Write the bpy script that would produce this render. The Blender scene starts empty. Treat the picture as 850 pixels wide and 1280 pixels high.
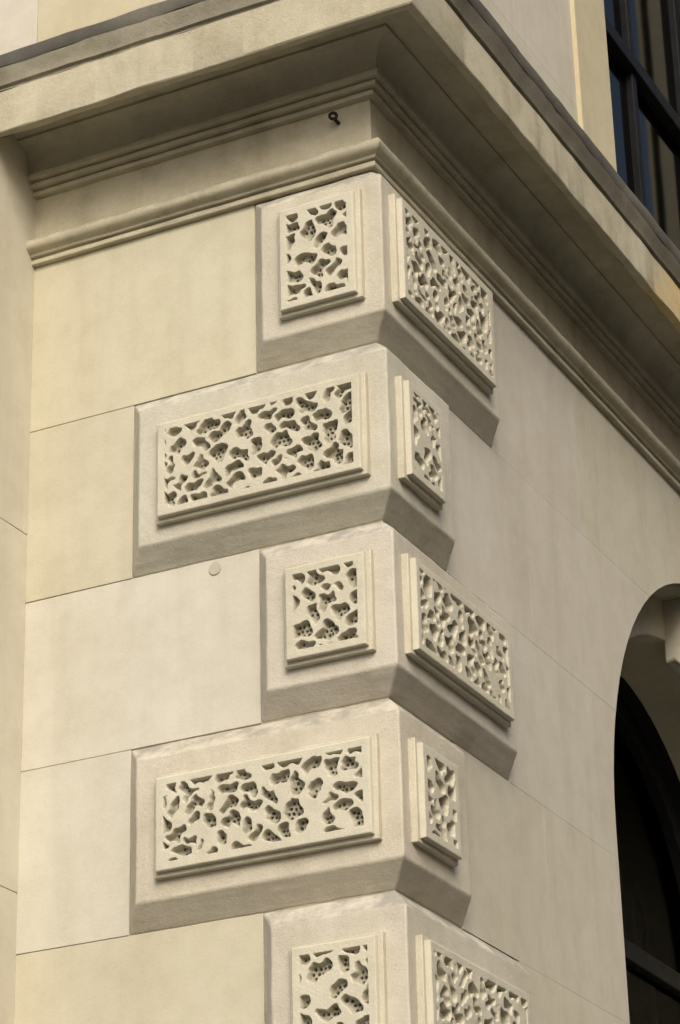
import bpy, bmesh, math, random
import numpy as np
from mathutils import Matrix, Vector, noise as mnoise

random.seed(7)
Z0 = 4.64            # height of the reference joint above the pavement
GZ = -4.64
sc = bpy.context.scene
sc.view_settings.view_transform = 'Standard'
sc.view_settings.look = 'None'
sc.view_settings.exposure = 0

# ------------------------------------------------------------------ materials
def nt_new(name):
    m = bpy.data.materials.new(name); m.use_nodes = True
    nt = m.node_tree
    b = nt.nodes['Principled BSDF']
    return m, nt, b

def N(nt, t, **kw):
    n = nt.nodes.new(t)
    for k, v in kw.items(): setattr(n, k, v)
    return n

def stone_mat(name, colA, colB, grain=1.0, stain=0.5, rough_grain=420, attr=False, topgrime=0.0, pock=0.0):
    m, nt, b = nt_new(name)
    L = nt.links.new
    tc = N(nt, 'ShaderNodeTexCoord')
    def noise(scale, detail=3, rough=.55, vec=None):
        n = N(nt, 'ShaderNodeTexNoise'); n.inputs['Scale'].default_value = scale
        n.inputs['Detail'].default_value = detail; n.inputs['Roughness'].default_value = rough
        L(vec if vec else tc.outputs['Object'], n.inputs['Vector']); return n
    def ramp(src, p0, p1, c0=(0,0,0,1), c1=(1,1,1,1)):
        r = N(nt, 'ShaderNodeValToRGB'); e = r.color_ramp.elements
        e[0].position = p0; e[1].position = p1; e[0].color = c0; e[1].color = c1
        L(src, r.inputs[0]); return r
    def mix(f, a, bb, mode='MIX'):
        x = N(nt, 'ShaderNodeMix', data_type='RGBA', blend_type=mode)
        if isinstance(f, (int, float)): x.inputs[0].default_value = f
        else: L(f, x.inputs[0])
        for s, v in ((6, a), (7, bb)):
            if isinstance(v, tuple): x.inputs[s].default_value = v
            else: L(v, x.inputs[s])
        return x.outputs[2]
    def mul(a, bb):
        x = N(nt,'ShaderNodeMath',operation='MULTIPLY')
        for i,v in ((0,a),(1,bb)):
            if isinstance(v,(int,float)): x.inputs[i].default_value=v
            else: L(v,x.inputs[i])
        return x.outputs[0]
    n1 = noise(2.3, 4, .6)
    c = mix(ramp(n1.outputs[0], .35, .68).outputs[0], colA + (1,), colB + (1,))
    n2 = noise(13, 4, .7)
    r2 = ramp(n2.outputs[0], .42, .74, (1.03,1.03,1.02,1), (.84,.82,.77,1))
    c = mix(stain, c, r2.outputs[0], 'MULTIPLY')
    mp = N(nt, 'ShaderNodeMapping'); mp.inputs['Scale'].default_value = (9, 9, .9)
    L(tc.outputs['Object'], mp.inputs[0])
    n3 = noise(1.0, 3, .65, mp.outputs[0])
    r3 = ramp(n3.outputs[0], .50, .76, (1,1,1,1), (.78,.76,.72,1))
    c = mix(stain*.8, c, r3.outputs[0], 'MULTIPLY')
    n4 = noise(rough_grain, 2, .7)
    r4 = ramp(n4.outputs[0], .3, .7, (.80,.79,.76,1), (1.16,1.16,1.15,1))
    c = mix(.5*min(grain,1.3), c, r4.outputs[0], 'MULTIPLY')
    if topgrime:
        ge = N(nt,'ShaderNodeNewGeometry'); sx = N(nt,'ShaderNodeSeparateXYZ'); L(ge.outputs['True Normal'], sx.inputs[0])
        up = ramp(sx.outputs[2], .12, .45)
        f = mul(mul(up.outputs[0], ramp(n2.outputs[0], .36, .60).outputs[0]), topgrime)
        c = mix(f, c, (.20,.195,.18,1))
    pk = None
    if pock:
        vo = N(nt,'ShaderNodeTexVoronoi'); vo.inputs['Scale'].default_value=75
        L(tc.outputs['Object'], vo.inputs['Vector'])
        pk = ramp(vo.outputs['Distance'], .10, .20, (1,1,1,1), (0,0,0,1))
        sel = ramp(n1.outputs[0], .5, .6)
        c = mix(mul(mul(pk.outputs[0], sel.outputs[0]), pock), c, (.24,.22,.17,1))
    oi = N(nt, 'ShaderNodeObjectInfo')
    c = mix(1.0, c, oi.outputs['Color'], 'MULTIPLY')
    if attr:
        a = N(nt, 'ShaderNodeAttribute', attribute_name='tint')
        c = mix(1.0, c, a.outputs['Color'], 'MULTIPLY')
    L(c, b.inputs['Base Color'])
    b.inputs['Roughness'].default_value = .92
    b.inputs['Specular IOR Level'].default_value = .15
    bm1 = N(nt, 'ShaderNodeBump'); bm1.inputs['Strength'].default_value = .4*grain
    bm1.inputs['Distance'].default_value = .0016
    L(n4.outputs[0], bm1.inputs['Height'])
    n5 = noise(80, 4, .75)
    bm2 = N(nt, 'ShaderNodeBump'); bm2.inputs['Strength'].default_value = .45*grain
    bm2.inputs['Distance'].default_value = .003
    L(n5.outputs[0], bm2.inputs['Height']); L(bm1.outputs[0], bm2.inputs['Normal'])
    L(bm2.outputs[0], b.inputs['Normal'])
    return m

A=(.535,.508,.418); B=(.485,.456,.365)
M_quoin = stone_mat('carved_limestone', A, B, 1.2, .65, topgrime=.6, pock=.4)
M_carve = stone_mat('vermiculated_limestone', (.55,.523,.43), (.51,.482,.39), 1.0, .4, attr=True)
M_wall = stone_mat('ashlar_limestone', A, B, .5, .5, pock=.12)
M_cornice = stone_mat('cornice_limestone', (.535,.50,.385), (.44,.405,.30), 1.4, 1.0, attr=True, topgrime=.6, pock=.55)
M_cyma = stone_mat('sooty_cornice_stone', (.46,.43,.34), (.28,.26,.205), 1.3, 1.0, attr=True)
M_mortar = stone_mat('lime_mortar', (.42,.395,.32), (.36,.34,.27), 1.0, .5)
M_lead = stone_mat('weathered_cornice_top', (.20,.187,.16), (.10,.094,.083), 1.2, .9)

def simple(name, col, rough=.6, metal=0, spec=.5, nscale=40, var=.3, bump=.1):
    m, nt, b = nt_new(name); L = nt.links.new
    tc = N(nt, 'ShaderNodeTexCoord'); n = N(nt, 'ShaderNodeTexNoise')
    n.inputs['Scale'].default_value = nscale; n.inputs['Detail'].default_value = 4
    L(tc.outputs['Object'], n.inputs['Vector'])
    r = N(nt, 'ShaderNodeValToRGB'); e = r.color_ramp.elements
    e[0].position=.3; e[1].position=.7
    e[0].color = tuple(c*(1-var) for c in col)+(1,); e[1].color = tuple(min(1,c*(1+var)) for c in col)+(1,)
    L(n.outputs[0], r.inputs[0]); L(r.outputs[0], b.inputs['Base Color'])
    b.inputs['Roughness'].default_value = rough; b.inputs['Metallic'].default_value = metal
    b.inputs['Specular IOR Level'].default_value = spec
    bp = N(nt, 'ShaderNodeBump'); bp.inputs['Strength'].default_value = bump; bp.inputs['Distance'].default_value=.003
    L(n.outputs[0], bp.inputs['Height']); L(bp.outputs[0], b.inputs['Normal'])
    return m
M_paint = simple('black_window_paint', (.009,.009,.010), .6, spec=.12, nscale=25, var=.3)
M_iron = simple('rusted_iron', (.02,.016,.014), .8, .3, nscale=200, var=.5, bump=.5)
M_curtain = simple('dim_curtain_cloth', (.08,.085,.09), .9, nscale=12, var=.2)
M_dark = simple('interior_plaster', (.04,.04,.04), .9)
M_asphalt = simple('asphalt', (.05,.05,.052), .9, nscale=60, var=.3, bump=.5)
M_paving = simple('paving_slabs', (.13,.125,.115), .9, nscale=6, var=.2)
M_kerb = simple('granite_kerb', (.2,.195,.19), .8, nscale=90, var=.2)
M_line = simple('road_paint', (.75,.75,.72), .8, nscale=30, var=.08)
M_ground = simple('ground_earth', (.10,.095,.08), .95, nscale=2, var=.25)
M_brick = simple('dark_brick', (.20,.12,.085), .9, nscale=30, var=.3)
M_slate = simple('roof_slate', (.07,.07,.08), .7, nscale=20, var=.3)
M_white = simple('white_sash_paint', (.6,.6,.57), .5, nscale=20, var=.05)
M_wglass = simple('dark_window_pane', (.02,.022,.025), .08, nscale=3, var=.3, bump=.02)
def glass_mat():
    m, nt, b = nt_new('window_glass'); L = nt.links.new
    nt.nodes.remove(b); out = nt.nodes['Material Output']
    g = N(nt,'ShaderNodeBsdfGlossy'); g.inputs['Roughness'].default_value=.08; g.inputs['Color'].default_value=(.12,.12,.115,1)
    t = N(nt,'ShaderNodeBsdfTransparent'); t.inputs['Color'].default_value=(.42,.43,.44,1)
    f = N(nt,'ShaderNodeFresnel'); f.inputs['IOR'].default_value=1.45
    tc = N(nt,'ShaderNodeTexCoord'); n=N(nt,'ShaderNodeTexNoise'); n.inputs['Scale'].default_value=2.5
    L(tc.outputs['Object'],n.inputs['Vector'])
    bp=N(nt,'ShaderNodeBump'); bp.inputs['Strength'].default_value=.1; bp.inputs['Distance'].default_value=.01
    L(n.outputs[0],bp.inputs['Height']); L(bp.outputs[0],g.inputs['Normal'])
    x=N(nt,'ShaderNodeMixShader'); L(f.outputs[0],x.inputs[0]); L(t.outputs[0],x.inputs[1]); L(g.outputs[0],x.inputs[2])
    L(x.outputs[0],out.inputs['Surface']); return m
M_glass = glass_mat()

# ------------------------------------------------------------------ helpers
def empty(name):
    o = bpy.data.objects.new(name, None); sc.collection.objects.link(o); return o
building = empty('stone_corner_building')
building.location = (0, 0, Z0)

def add_obj(name, me, mat, parent=building, color=(1,1,1), bevel=0, seg=2, sharp=30, ang=30):
    me.materials.append(mat)
    o = bpy.data.objects.new(name, me); sc.collection.objects.link(o)
    if parent: o.parent = parent
    o.color = tuple(color) + (1,)
    me.shade_smooth() if hasattr(me,'shade_smooth') else None
    try: me.set_sharp_from_angle(angle=math.radians(sharp))
    except Exception: pass
    if bevel:
        bv = o.modifiers.new('bevel','BEVEL'); bv.width=bevel; bv.segments=seg
        bv.limit_method='ANGLE'; bv.angle_limit=math.radians(ang); bv.harden_normals=False
    return o

def mesh(name, V, F, mat, **kw):
    me = bpy.data.meshes.new(name); me.from_pydata([tuple(v) for v in V], [], F); me.update()
    bm = bmesh.new(); bm.from_mesh(me); bmesh.ops.recalc_face_normals(bm, faces=bm.faces); bm.to_mesh(me); bm.free()
    return add_obj(name, me, mat, **kw)

def box(name, x0,x1,y0,y1,z0,z1, mat, **kw):
    V=[(x,y,z) for z in (z0,z1) for y in (y0,y1) for x in (x0,x1)]
    F=[(0,1,3,2),(4,6,7,5),(0,4,5,1),(2,3,7,6),(0,2,6,4),(1,5,7,3)]
    return mesh(name,V,F,mat,**kw)

def apply_mods(o):
    bpy.context.view_layer.objects.active=o
    for m in list(o.modifiers): bpy.ops.object.modifier_apply(modifier=m.name)

# ------------------------------------------------------------------ cornice (swept, mitred at the corner)
arc = lambda cx,cz,r,a0,a1,n: [(cx+r*math.cos(math.radians(a0+(a1-a0)*i/n)), cz+r*math.sin(math.radians(a0+(a1-a0)*i/n))) for i in range(n+1)]
prof_arch = [(-.012,.470),(.014,.470),(.016,.473),(.016,.484),(.011,.4855),(.011,.489),(.022,.490),(.024,.497)] + arc(.026,.517,.018,-65,85,9) + [(.017,.538),(.002,.541),(.002,.672)]
prof_bed = [(.019,.673),(.019,.685),(.012,.687),(.012,.691),(.031,.692),(.031,.704),(.024,.706),(.024,.709),(.044,.710),(.046,.724),(.038,.726)] + \
   [(.040+.050*(1-math.cos(t*math.pi/16)), .729+.066*math.sin(t*math.pi/16)) for t in range(0,9)] + [(.098,.796),(.098,.804),(.200,.804),(.204,.740)]
prof_cor = [(.209,.737),(.226,.738),(.229,.742),(.229,.862),(.223,.866)]
prof_cyma = [(.223,.874),(.232,.876),(.236,.890),(.243,.903),(.249,.920)]
prof_top = [(.254,.930),(.256,.952),(.250,.958),(.12,.985),(-.012,1.0)]
LX, RY = -6.0, 8.0
def sweep(name, prof, mat, wob=.0012, step=.035, ochre=False, rdark=1.0):
    st=[]
    s=LX
    while s < -.02: st.append(('L',s)); s+=step if s>-1.4 else step*4
    st.append(('C',0)); s=.03
    while s < RY: st.append(('R',s)); s+=step if s<3 else step*4
    st.append(('R',RY))
    n=len(prof); V=[];tint=[]
    rnd=random.Random(3)
    joints=[-5.2,-4.1,-3.0,-2.0,-.62,.0,.78,1.62,2.6,3.6,4.7,5.9,7.0,9]
    tj=[]
    for j in joints:
        k=rnd.uniform(.93,1.04); tj.append((k,k*rnd.uniform(.985,1.0),k*rnd.uniform(.95,1.0)))
    for (sd,s) in st:
        c=next(i for i,j in enumerate(joints) if s<=j)
        for i,(d,z) in enumerate(prof):
            p=Vector((s*9, i*.35, 3 if sd!='L' else 9))
            dn=mnoise.noise(p)*wob + mnoise.noise(p*4.3)*wob*.5
            zn=mnoise.noise(p+Vector((31,7,2)))*wob
            if d<0: dn=zn=0
            d2=d+dn; z2=z+zn
            if sd=='L': V.append((s,-d2,z2))
            elif sd=='C': V.append((d2,-d2,z2))
            else: V.append((d2,s,z2))
            t=tj[c]
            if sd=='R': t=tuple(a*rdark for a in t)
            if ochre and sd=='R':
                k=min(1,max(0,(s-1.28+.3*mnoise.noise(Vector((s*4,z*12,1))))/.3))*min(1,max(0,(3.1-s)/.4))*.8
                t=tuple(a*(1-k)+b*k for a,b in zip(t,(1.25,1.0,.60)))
            tint.append(t)
    F=[]
    for a in range(len(st)-1):
        for i in range(n-1):
            F.append((a*n+i,(a+1)*n+i,(a+1)*n+i+1,a*n+i+1))
    me=bpy.data.meshes.new(name); me.from_pydata(V,[],F); me.update()
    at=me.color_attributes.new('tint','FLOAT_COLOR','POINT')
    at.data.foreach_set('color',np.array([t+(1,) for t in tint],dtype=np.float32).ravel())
    return add_obj(name,me,mat,bevel=.0011,seg=2,sharp=28,ang=32)
sweep('architrave_and_frieze', prof_arch, M_cornice, .0012)
sweep('bed_moulding', [prof_arch[-1]]+prof_bed, M_cornice, .0012)
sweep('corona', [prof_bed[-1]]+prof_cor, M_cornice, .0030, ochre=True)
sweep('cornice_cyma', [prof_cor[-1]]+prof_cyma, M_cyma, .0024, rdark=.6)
sweep('cornice_weathering', [prof_cyma[-1]]+prof_top, M_lead, .0028)

# ------------------------------------------------------------------ wall cores
left_core = box('side_wall_core', LX,-.004,.004,.40,GZ,4.6,M_mortar)
right_core = box('front_wall_core', -.40,-.004,.40,RY,GZ,4.6,M_mortar)
box('rear_wall', LX,-.4,RY-.4,RY,GZ,4.6,M_wall)
box('end_wall', LX,LX+.4,.4,RY-.4,GZ,4.6,M_wall)
box('roof', LX-.1,.1,-.1,RY+.1,4.6,4.85,M_wall,bevel=.02)
box('interior_floor', LX+.4,-.4,.4,RY-.4,.80,.95,M_dark)
box('interior_partition', -3.0,-2.9,.4,RY-.4,GZ,4.6,M_dark)

joints=[.47,0,-.460,-.890,-1.330,-1.77,-2.21,-2.65,-3.09,-3.53,-3.97]
longL=[0,1,0,1,0,1,0,1,0,1]
LS,LL=-.322,-.662; RS,RL=.344,.657

arch_c=[2.36,5.9]; AZ=-.80; AR=1.0; SILL=-3.3
def arch_outline(yc,R,zb,n=40):
    return [(yc-R,zb)]+[(yc-R*math.cos(math.pi*i/n), AZ+R*math.sin(math.pi*i/n)) for i in range(n+1)]+[(yc+R,zb)]
def prism(name, pts, x0,x1, mat, **kw):
    n=len(pts); V=[(x0,y,z) for y,z in pts]+[(x1,y,z) for y,z in pts]
    F=[tuple(range(n)),tuple(range(2*n-1,n-1,-1))]+[(i,(i+1)%n,n+(i+1)%n,n+i) for i in range(n)]
    return mesh(name,V,F,mat,**kw)
cutters=[]
for yc in arch_c:
    cutters.append(prism('cut',arch_outline(yc,AR,SILL),-.7,.3,M_dark))
    cutters.append(prism('cut',[(yc-.63,1.22),(yc-.63,3.3),(yc+.63,3.3),(yc+.63,1.22)],-.7,.3,M_dark))

def stone_tint(r, spread=.05):
    k=1+r.uniform(-spread,spread)
    return (k*r.uniform(.99,1.01), k*r.uniform(.98,1.0), k*r.uniform(.94,1.03))
rr=random.Random(21)
slabs=[]
def slab_L(x0,x1,z0,z1,col=None,off=None):
    off = rr.uniform(-.0010,.0006) if off is None else off
    g=.0007
    return box('ashlar_block',x0+g,x1-g,off,.03,z0+g,z1-g,M_wall,color=col or stone_tint(rr),bevel=.0013,seg=2)
def slab_R(y0,y1,z0,z1,col=None):
    off = rr.uniform(-.0002,.0002); g=.0004
    o=box('ashlar_block',-.03,off,y0+g,y1-g,z0+g,z1-g,M_wall,color=col or stone_tint(rr,.03))
    slabs.append((o,y0,y1,z0,z1)); return o
BX=-.962
cols=[(1.00,.985,.90),(.96,.945,.87),(1.05,1.055,1.08),(1.02,1.025,1.05),(.97,.955,.89),(1,1,.95),(1,1,1),(.95,.95,.95),(1,.98,.95),(1,1,.95)]
for k in range(10):
    z1,z0=joints[k],joints[k+1]
    xe=LL if longL[k] else LS
    slab_L(BX-.05,xe,z0,z1,cols[k])
    for a,b in ((-6,-5),(-5,-4),(-4,-2.9)): slab_L(a+(.4 if k%2 and a>-6 else 0),b+(.4 if k%2 and b<-3 else 0),z0,z1)
    ye=RS if longL[k] else RL
    js=[ye]+([.86,1.9,2.75,3.7,4.5,5.2,6.1,7.1,8] if longL[k] else [1.25,2.36,3.3,4.2,4.9,5.6,6.6,7.5,8])
    for a,b in zip(js[:-1],js[1:]): slab_R(a,b,z0,z1)
for k in range(7):
    z0=.96+k*.52; z1=z0+.52
    jx=[-6,-5,-4,-3,-2,-.975,-.5,0] if k%2 else [-6,-4.6,-3.6,-2.6,-1.55,-.975,0]
    if k==0: jx=[-6,-5,-4,-3,-2,-.975,0]
    for a,b in zip(jx[:-1],jx[1:]): slab_L(a,b,z0,z1,(.99,.95,.82) if (b==0 and k<2) else None)
    jy=[.032,.9,1.46,3.26,4.2,5.0,6.8,8] if k%2 else [.032,.6,1.46,3.26,3.9,5.0,6.8,7.4,8]
    for a,b in zip(jy[:-1],jy[1:]): slab_R(a,b,z0,z1)
box('plinth',LX,.07,-.07,.02,GZ,-3.972,M_wall,bevel=.01); box('plinth',-.02,.068,.02,RY,GZ,-3.972,M_wall,bevel=.01)
n=28; V=[(-.438+.0165*math.cos(2*math.pi*i/n),y,-.484+.0165*math.sin(2*math.pi*i/n)) for y in (.002,-.0022) for i in range(n)]
mesh('repair_plug',V,[tuple(range(n,2*n)),tuple(range(n))]+[(i,(i+1)%n,n+(i+1)%n,n+i) for i in range(n)],M_wall,bevel=.0008,color=(.88,.86,.84))

def cut(o,c):
    b=o.modifiers.new('b','BOOLEAN'); b.operation='DIFFERENCE'; b.solver='EXACT'; b.object=c
    apply_mods(o)
for i,yc in enumerate(arch_c):
    for j,c in enumerate(cutters[2*i:2*i+2]):
        cut(right_core,c)
        for (o,y0,y1,z0,z1) in slabs:
            if j==0: hit = y1>yc-AR and y0<yc+AR and z0<AZ+AR and z1>SILL
            else: hit = y1>yc-.63 and y0<yc+.63 and z1>1.22 and z0<3.3
            if hit: cut(o,c)
for c in cutters: bpy.data.objects.remove(c)
for (o,*_) in slabs:
    if len(o.data.vertices)==0: bpy.data.objects.remove(o); continue
    o.data.shade_flat()
right_core.data.shade_flat()

jb=[.812,-.28,-1.185,-2.1,-3.0,-3.972]
for k in range(5):
    for a,b in ((-2.9,-1.9),(-1.9,BX)):
        box('bay_pier_block',a+.001,b-(.001 if b!=BX else 0),-.198,.0,jb[k+1]+.0007,jb[k]-.0007,M_wall,color=(1.12,1.11,1.10) if k<2 else (1.09,1.08,1.07),bevel=.0016)
box('bay_pier_core',-2.895,BX-.004,-.19,.02,GZ,.805,M_mortar)

def ring(name,yc,R0,R1,zb,x0,x1,mat,**kw):
    a=arch_outline(yc,R0,zb); b=arch_outline(yc,R1,zb); n=len(a)
    V=[(x0,y,z) for y,z in a]+[(x0,y,z) for y,z in b]+[(x1,y,z) for y,z in a]+[(x1,y,z) for y,z in b]
    F=[]
    for i in range(n-1):
        F+=[(i,i+1,n+i+1,n+i),(2*n+i,3*n+i,3*n+i+1,2*n+i+1),(i,2*n+i,2*n+i+1,i+1),(n+i,n+i+1,3*n+i+1,3*n+i)]
    F+=[(0,n,3*n,2*n),(n-1,2*n-1+0,4*n-1,3*n-1)]
    return mesh(name,V,F,mat,**kw)
def sheet(name,pts,x,mat):
    return mesh(name,[(x,y,z) for y,z in pts],[tuple(range(len(pts)))],mat)
def curtain(name,y0,y1,z0,z1,x):
    V=[];F=[];n=160
    for i in range(n+1):
        y=y0+(y1-y0)*i/n; d=.03*math.sin(i*.55)+.012*math.sin(i*1.31+1)
        V+=[(x+d,y,z0),(x+d*.7,y,z1)]
    for i in range(n): F.append((2*i,2*i+2,2*i+3,2*i+1))
    return mesh(name,V,F,M_curtain)
for yc in arch_c:
    ring('inner_arch_order',yc,.87,1.02,SILL,-.13,-.36,M_wall,bevel=.004,color=(.97,.95,.86))
    ring('arch_window_reveal',yc,.865,1.02,SILL,-.361,-.60,M_paint)
    pr=[(-.14,.20),(-.03,.197)]+[(-.03+.045*math.cos(a),.135+.062*math.sin(a)) for a in [math.radians(75-19*i) for i in range(9)]]+[(-.045,.065)]+[(-.065+.05*math.cos(a),.02+.05*math.sin(a)) for a in [math.radians(45-22*i) for i in range(10)]]+[(-.14,-.01)]
    n=len(pr)
    V=[(x,yc-.11,z) for x,z in pr]+[(x,yc+.11,z) for x,z in pr]
    F=[tuple(range(n)),tuple(range(2*n-1,n-1,-1))]+[(i,(i+1)%n,n+(i+1)%n,n+i) for i in range(n)]
    mesh('keystone_console',V,F,M_quoin,bevel=.008,seg=3)
    ring('arched_sash_frame',yc,.79,.872,SILL+.02,-.40,-.47,M_paint,bevel=.004)
    box('window_transom',-.465,-.41,yc-.80,yc+.80,AZ-.03,AZ+.03,M_paint,bevel=.004)
    box('window_mullion',-.46,-.415,yc-.03,yc+.03,SILL,AZ-.03,M_paint,bevel=.004)
    sheet('arched_glass',arch_outline(yc,.80,SILL),-.44,M_glass)
    curtain('window_curtain',yc-.95,yc+.95,SILL,AZ+.98,-.66)
    box('window_sill',-.42,.06,yc-1.06,yc+1.06,SILL-.12,SILL+.004,M_wall,bevel=.008)
    a,b,z0,z1=yc-.63,yc+.63,1.22,3.3
    for (p,q) in ((a-.274,a),(b,b+.274)):
        box('window_surround',-.03,.014,p,q,.97,z1+.27,M_wall,bevel=.003,color=(1.0,.94,.78))
    box('window_surround',-.03,.014,a+.001,b-.001,z1,z1+.27,M_wall,bevel=.003,color=(1.0,.94,.78))
    box('upper_window_sill',-.40,.05,a+.001,b-.001,1.10,1.222,M_wall,bevel=.006)
    for (p,q) in ((a-.002,a+.07),(b-.07,b+.002)): box('sash_stile',-.17,-.10,p,q,z0,z1,M_paint,bevel=.004)
    for (p,q) in ((a+.07,a+.115),(b-.115,b-.07)): box('sash_inner_stile',-.165,-.12,p+.001,q,z0+.07,z1-.07,M_paint,bevel=.004)
    for (p,q) in ((z0,z0+.08),(2.18,2.24),(z1-.08,z1)): box('sash_rail',-.168,-.105,a+.071,b-.071,p,q,M_paint,bevel=.004)
    box('sash_mullion',-.16,-.12,yc-.02,yc+.02,z0+.08,z1-.08,M_paint,bevel=.004)
    sheet('sash_glass',[(a,z0),(a,z1),(b,z1),(b,z0)],-.145,M_glass)
    curtain('upper_curtain',a,b,z0,z1,-.45)

# ------------------------------------------------------------------ quoins
q=.042; ch=.056
dtex=bpy.data.textures.new('stone_wobble','CLOUDS'); dtex.noise_scale=.09; dtex.noise_depth=3
dtex2=bpy.data.textures.new('stone_wear','CLOUDS'); dtex2.noise_scale=.022; dtex2.noise_depth=2
for k in range(10):
    z1,z0=joints[k],joints[k+1]
    xe=-(LL if longL[k] else LS); ye=RS if longL[k] else RL
    e=-.003; chs=.040
    def row(o,t,z): return [(-xe+chs*t,-o,z),(o,-o,z),(o,ye-chs*t,z)]
    rows=[row(e,0,z0+.0008),row(q,1,z0+ch),row(q,1,z1-.046),row(e,0,z1-.0008)]
    V=[p for r in rows for p in r]+[(-xe,.02,z0),(-.02,.02,z0),(-.02,ye,z0),(-xe,.02,z1),(-.02,.02,z1),(-.02,ye,z1)]
    F=[]
    for i in range(3):
        a,b=3*i,3*i+3
        F+=[(a+1,a+2,b+2,b+1),(a,a+1,b+1,b)]
    F+=[(0,3,6,9),(2,11,8,5)]
    F+=[(12,13,1,0),(13,14,2,1),(15,9,10,16),(16,10,11,17),(12,0,9,15),(14,17,11,2)]
    o=mesh('quoin_block',V,F,M_quoin,color=stone_tint(rr,.03))
    bv=o.modifiers.new('bevel','BEVEL'); bv.width=.004; bv.segments=2; bv.limit_method='ANGLE'; bv.angle_limit=math.radians(20)
    if k<7:
        su=o.modifiers.new('sub','SUBSURF'); su.subdivision_type='SIMPLE'; su.levels=4; su.render_levels=4
        di=o.modifiers.new('disp','DISPLACE'); di.texture=dtex; di.texture_coords='GLOBAL'; di.strength=.0045; di.mid_level=.5
        di=o.modifiers.new('wear','DISPLACE'); di.texture=dtex2; di.texture_coords='GLOBAL'; di.strength=.0022; di.mid_level=.5

# ------------------------------------------------------------------ vermiculated panels
def waves(r,n,lo,hi):
    out=[]
    for _ in range(n):
        k=2*math.pi/r.uniform(lo,hi); a=r.uniform(0,2*math.pi)
        out.append((k*math.cos(a),k*math.sin(a),r.uniform(0,6.28)))
    return out
def wv(ws,U,V): return sum(np.sin(a*U+b*V+c) for a,b,c in ws)/math.sqrt(len(ws)/2)/1.4
def blur(X,n):
    for _ in range(n):
        P=np.pad(X,1,mode='edge'); X=(P[:-2,1:-1]+2*P[1:-1,1:-1]+P[2:,1:-1])/4
        P=np.pad(X,1,mode='edge'); X=(P[1:-1,:-2]+2*P[1:-1,1:-1]+P[1:-1,2:])/4
    return X
def verm(w,h,res,seed,margin=.019):
    r=random.Random(seed)
    nu=int(w/res)+1; nv=int(h/res)+1
    u=np.linspace(0,w,nu); v=np.linspace(0,h,nv); U,V=np.meshgrid(u,v)
    w1=waves(r,10,.018,.045); w2=waves(r,10,.018,.045)
    Uw=U+.0027*wv(w1,U,V); Vw=V+.0027*wv(w2,U,V)
    s=.0465; ex=.010
    W2,H2=w-2*margin+2*ex,h-2*margin+2*ex
    target=int(W2*H2/(s*s)*1.10)+1
    seeds=[]
    for _ in range(target):
        best=None;bd=-1
        for _c in range(60):
            x=margin-ex+r.random()*W2; y=margin-ex+r.random()*H2
            d=min([math.hypot((x-a)*.84,y-b) for a,b in seeds]+[9])
            if d>bd: bd=d;best=(x,y)
        seeds.append(best)
    D=[]
    for (x,y) in seeds:
        a0=r.uniform(0,6.28); nb=r.choice([2,2,3,3,4])
        d=None
        for b in range(nb):
            a=a0+b*2*math.pi/nb+r.uniform(-.6,.6); l=r.uniform(.010,.021)
            px,py,rad=x+1.18*l*math.cos(a),y+l*math.sin(a),r.uniform(.0080,.0118)
            vx,vy=px-x,py-y; t=np.clip(((Uw-x)*vx+(Vw-y)*vy)/(vx*vx+vy*vy),0,1)
            dd=np.hypot(Uw-x-t*vx,Vw-y-t*vy)-(.0080+(rad-.0080)*t)
            if d is None: d=dd
            else:
                kk=.003; hh=np.clip(.5+.5*(d-dd)/kk,0,1); d=d*(1-hh)+dd*hh-kk*hh*(1-hh)
        D.append(d)
    D=np.sort(np.array(D),axis=0)[:2]
    S=np.maximum(D[0]-.0034,(.0094-(D[1]-D[0]))*.55)
    S=blur(S,int(8*(.0013/res)**2)+1)-.0010
    border=np.minimum(np.minimum(U-margin,w-margin-U),np.minimum(V-margin,h-margin-V))
    S=np.maximum(S,-border)
    sm=lambda x: np.clip(x,0,1)**2*(3-2*np.clip(x,0,1))
    wr=waves(r,14,.02,.09)
    pit=sm(-S/.0030)
    H=-.0170*pit*(1+.12*wv(wr,U,V))
    dots=np.zeros(U.shape)
    sp=.0112
    for j in range(int(h/sp)+1):
        for i in range(int(w/sp)+1):
            x=(i+.5*(j%2)+r.uniform(-.16,.16))*sp; y=(j+r.uniform(-.16,.16))*sp
            iu=int(round(x/w*(nu-1))); iv=int(round(y/h*(nv-1)))
            if 0<=iu<nu and 0<=iv<nv and S[iv,iu]<-.0036 and r.random()<.95:
                rad=r.uniform(.0029,.0039); R=int(rad/res)+3
                sl=(slice(max(0,iv-R),iv+R+1),slice(max(0,iu-R),iu+R+1))
                dd=np.hypot(U[sl]-x,V[sl]-y)
                dots[sl]=np.maximum(dots[sl],sm((rad-dd)/.0014+.3))
    H-=.012*dots
    eb=np.minimum(np.minimum(U,w-U),np.minimum(V,h-V))
    H-=.0022*(1-np.clip(eb/.003,0,1))**2
    H+=.0004*wv(waves(r,14,.03,.2),U,V)+.00012*wv(waves(r,20,.004,.012),U,V)
    return U,V,H,pit,dots
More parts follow.
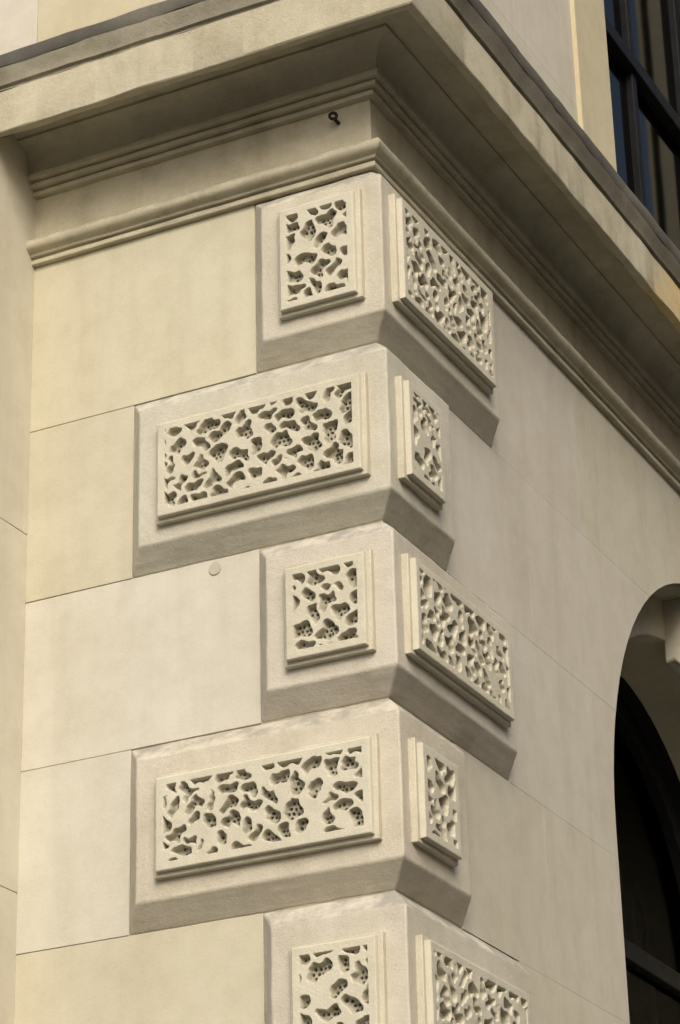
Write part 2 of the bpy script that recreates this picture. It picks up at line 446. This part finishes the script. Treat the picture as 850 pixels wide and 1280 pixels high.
def panel(face,a0,a1,z0,z1,seed,res=.0013):
    s1=.058; s2=.072; ins=.011
    P=(lambda a,z,d:(a,-d,z)) if face=='L' else (lambda a,z,d:(d,a,z))
    o0=(a0,a1,z0,z1); i0=(a0+ins+.004,a1-ins-.004,z0+ins+.004,z1-ins-.004)
    rect=lambda t:[(t[0],t[2]),(t[1],t[2]),(t[1],t[3]),(t[0],t[3])]
    V=[P(a,z,q-.006) for a,z in rect(o0)]+[P(a,z,s1) for a,z in rect(o0)]+[P(a,z,s1) for a,z in rect(i0)]+[P(a,z,q-.006) for a,z in rect(i0)]
    F=[]
    for i in range(4):
        j=(i+1)%4; F+=[(i,j,4+j,4+i),(4+i,4+j,8+j,8+i),(8+i,8+j,12+j,12+i),(12+i,12+j,j,i)]
    mesh('panel_fillet',V,F,M_quoin,bevel=.0022,color=(1.03,1.02,1.0))
    b0,b1,c0,c1=a0+ins,a1-ins,z0+ins,z1-ins
    U,Vv,H,pit,dots=verm(b1-b0,c1-c0,res,seed)
    nv,nu=U.shape
    A_=b0+U; Zc=c0+Vv; Dp=s2+H
    co=np.stack([A_,-Dp,Zc],-1) if face=='L' else np.stack([Dp,A_,Zc],-1)
    co=co.reshape(-1,3)
    idx=np.arange(nv*nu).reshape(nv,nu)
    qd=np.stack([idx[:-1,:-1],idx[:-1,1:],idx[1:,1:],idx[1:,:-1]],-1).reshape(-1,4)
    ringi=np.concatenate([idx[0,:],idx[1:,-1],idx[-1,-2::-1],idx[-2:0:-1,0]])
    base=len(co); rc=co[ringi].copy()
    if face=='L': rc[:,1]=-(s1-.006)
    else: rc[:,0]=s1-.006
    co=np.vstack([co,rc]); m=len(ringi); k=np.arange(m); kn=(k+1)%m
    sq=np.stack([ringi[kn],ringi[k],base+k,base+kn],-1)
    fa=np.vstack([qd,sq]).astype(np.int32)
    me=bpy.data.meshes.new('vermiculated_field')
    me.vertices.add(len(co)); me.vertices.foreach_set('co',co.astype(np.float32).ravel())
    me.loops.add(fa.size); me.loops.foreach_set('vertex_index',fa.ravel())
    me.polygons.add(len(fa)); me.polygons.foreach_set('loop_start',np.arange(0,fa.size,4,dtype=np.int32))
    me.update(calc_edges=True); me.validate()
    # shade of pits and drill holes darkened into the vertex colour
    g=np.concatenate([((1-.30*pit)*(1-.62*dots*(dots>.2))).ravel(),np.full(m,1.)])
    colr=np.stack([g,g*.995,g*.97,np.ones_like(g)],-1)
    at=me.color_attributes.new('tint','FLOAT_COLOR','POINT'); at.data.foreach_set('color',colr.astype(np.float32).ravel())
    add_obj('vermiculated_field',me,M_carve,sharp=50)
pz=[(.095,.392),(-.365,-.100),(-.795,-.550),(-1.230,-.990),(-1.672,-1.432),(-2.11,-1.87),(-2.55,-2.31),(-2.99,-2.75)]
for k,(z0,z1) in enumerate(pz):
    res=.0013 if k<5 else .003
    panel('L',(-.565 if longL[k] else -.229),-.007,z0,z1,100+k,res)
    panel('R',-.001,(.205 if longL[k] else .548),z0-.002,z1-.004,200+k,res)

# ------------------------------------------------------------------ eye bolt
bolt=empty('iron_eye_bolt'); bolt.location=(-.086,-.002,Z0+.632)
bpy.ops.mesh.primitive_torus_add(major_radius=.0085,minor_radius=.0040,major_segments=28,minor_segments=10,location=(0,-.026,.004),rotation=(math.radians(90),0,math.radians(25)))
t=bpy.context.object; t.name='eye'; t.data.materials.append(M_iron); t.parent=bolt
for p in t.data.polygons: p.use_smooth=True
bpy.ops.mesh.primitive_cylinder_add(radius=.0045,depth=.024,location=(0.002,-.010,-.004),rotation=(math.radians(90),0,0))
t=bpy.context.object; t.name='shank'; t.data.materials.append(M_iron); t.parent=bolt

# ------------------------------------------------------------------ ground
def gbox(name,x0,x1,y0,y1,z0,z1,mat,bev=0):
    return box(name,x0,x1,y0,y1,z0,z1,mat,parent=None,bevel=bev)
mesh('ground',[(-400,-400,-.13),(400,-400,-.13),(400,400,-.13),(-400,400,-.13)],[(0,1,2,3)],M_ground,parent=None)
gbox('pavement',-40,2.6,-2.6,40,-.12,0,M_paving)
gbox('kerb',-40,2.75,-2.75,-2.6,-.12,.004,M_kerb,.01)
gbox('kerb',2.6,2.75,-2.6,40,-.12,.004,M_kerb,.01)
mesh('road',[(-60,-10,-.124),(11,-10,-.124),(11,60,-.124),(2.6,60,-.124),(2.6,-2.6,-.124),(-60,-2.6,-.124)],[(0,1,2,3,4,5)],M_asphalt,parent=None)
gbox('pavement',11.15,13.9,-10,60,-.12,.0,M_paving)
gbox('kerb',11,11.15,-10,60,-.12,.004,M_kerb,.01)
mk=[];mf=[]
for i in range(18):
    x=-50+i*3; b=len(mk); mk+=[(x,-6.35,-.119),(x+1.6,-6.35,-.119),(x+1.6,-6.25,-.119),(x,-6.25,-.119)]; mf.append((b,b+1,b+2,b+3))
mesh('road_marking',mk,mf,M_line,parent=None)

# unseen terrace across the street, added to darken glass reflections and right face
for h in range(5):
    hs=empty('added_brick_house'); y0=-8+h*9.0; H=11.0
    box('walls',14,22,y0,y0+9,0,H,M_brick,parent=hs)
    mesh('roof',[(13.7,y0,H),(22.3,y0,H),(22.3,y0+9,H),(13.7,y0+9,H),(18,y0,H+3),(18,y0+9,H+3)],[(0,1,2,3),(0,3,5,4),(1,4,5,2),(0,4,1),(3,2,5)],M_slate,parent=hs)
    box('chimney',16.5,17.6,y0+4,y0+5.4,H+.5,H+4.2,M_brick,parent=hs)
    for fl in range(3):
        for w_ in range(3):
            yy=y0+1.5+w_*3; zz=1.0+fl*3.1
            if fl==0 and w_==1:
                box('door',13.93,14.02,yy-.5,yy+.5,.1,2.3,M_paint,parent=hs,bevel=.01); continue
            box('window_frame',13.95,14.02,yy-.55,yy+.55,zz,zz+1.7,M_white,parent=hs)
            box('window_pane',13.94,14.0,yy-.47,yy+.47,zz+.08,zz+.82,M_wglass,parent=hs)
            box('window_pane',13.94,14.0,yy-.47,yy+.47,zz+.88,zz+1.62,M_wglass,parent=hs)
            box('sill',13.85,14.02,yy-.65,yy+.65,zz-.12,zz-.002,M_kerb,parent=hs)

# ------------------------------------------------------------------ light
w=bpy.data.worlds.new('World'); sc.world=w; w.use_nodes=True; wn=w.node_tree
sky=wn.nodes.new('ShaderNodeTexSky'); sky.sky_type='NISHITA'; sky.sun_disc=False
sd=Vector((.46,-.74,.66)).normalized()
el=math.asin(sd.z); sky.sun_elevation=el
sky.sun_rotation=math.atan2(sd.x,sd.y)
sky.dust_density=5; sky.air_density=1.0; sky.ozone_density=.5
bg=wn.nodes['Background']; bg.inputs['Strength'].default_value=.15
wn.links.new(sky.outputs[0],bg.inputs['Color'])
sun=bpy.data.lights.new('sun','SUN'); sun.energy=2.3; sun.angle=math.radians(32); sun.color=(1,.97,.91)
so=bpy.data.objects.new('sun',sun); sc.collection.objects.link(so)
so.rotation_euler=sd.to_track_quat('Z','Y').to_euler(); so.location=(5,-8,14)

# ------------------------------------------------------------------ camera
yaw,pit_,rol,f=math.radians(26.387),math.radians(24.884),math.radians(-1.502),3399.2
fw=Vector((-math.sin(yaw)*math.cos(pit_),math.cos(yaw)*math.cos(pit_),math.sin(pit_)))
r=Vector((math.cos(yaw),math.sin(yaw),0)); u=r.cross(fw)
c,s=math.cos(rol),math.sin(rol); r2=c*r+s*u; u2=-s*r+c*u
cam=bpy.data.cameras.new('camera'); co=bpy.data.objects.new('camera',cam); sc.collection.objects.link(co)
mw=Matrix((r2,u2,-fw)).transposed().to_4x4(); mw.translation=Vector((2.405,-5.068,-3.039+Z0))
co.matrix_world=mw
cam.sensor_fit='VERTICAL'; cam.sensor_height=24; cam.lens=f/1280*24
cam.clip_end=2000; cam.clip_start=.05
sc.camera=co
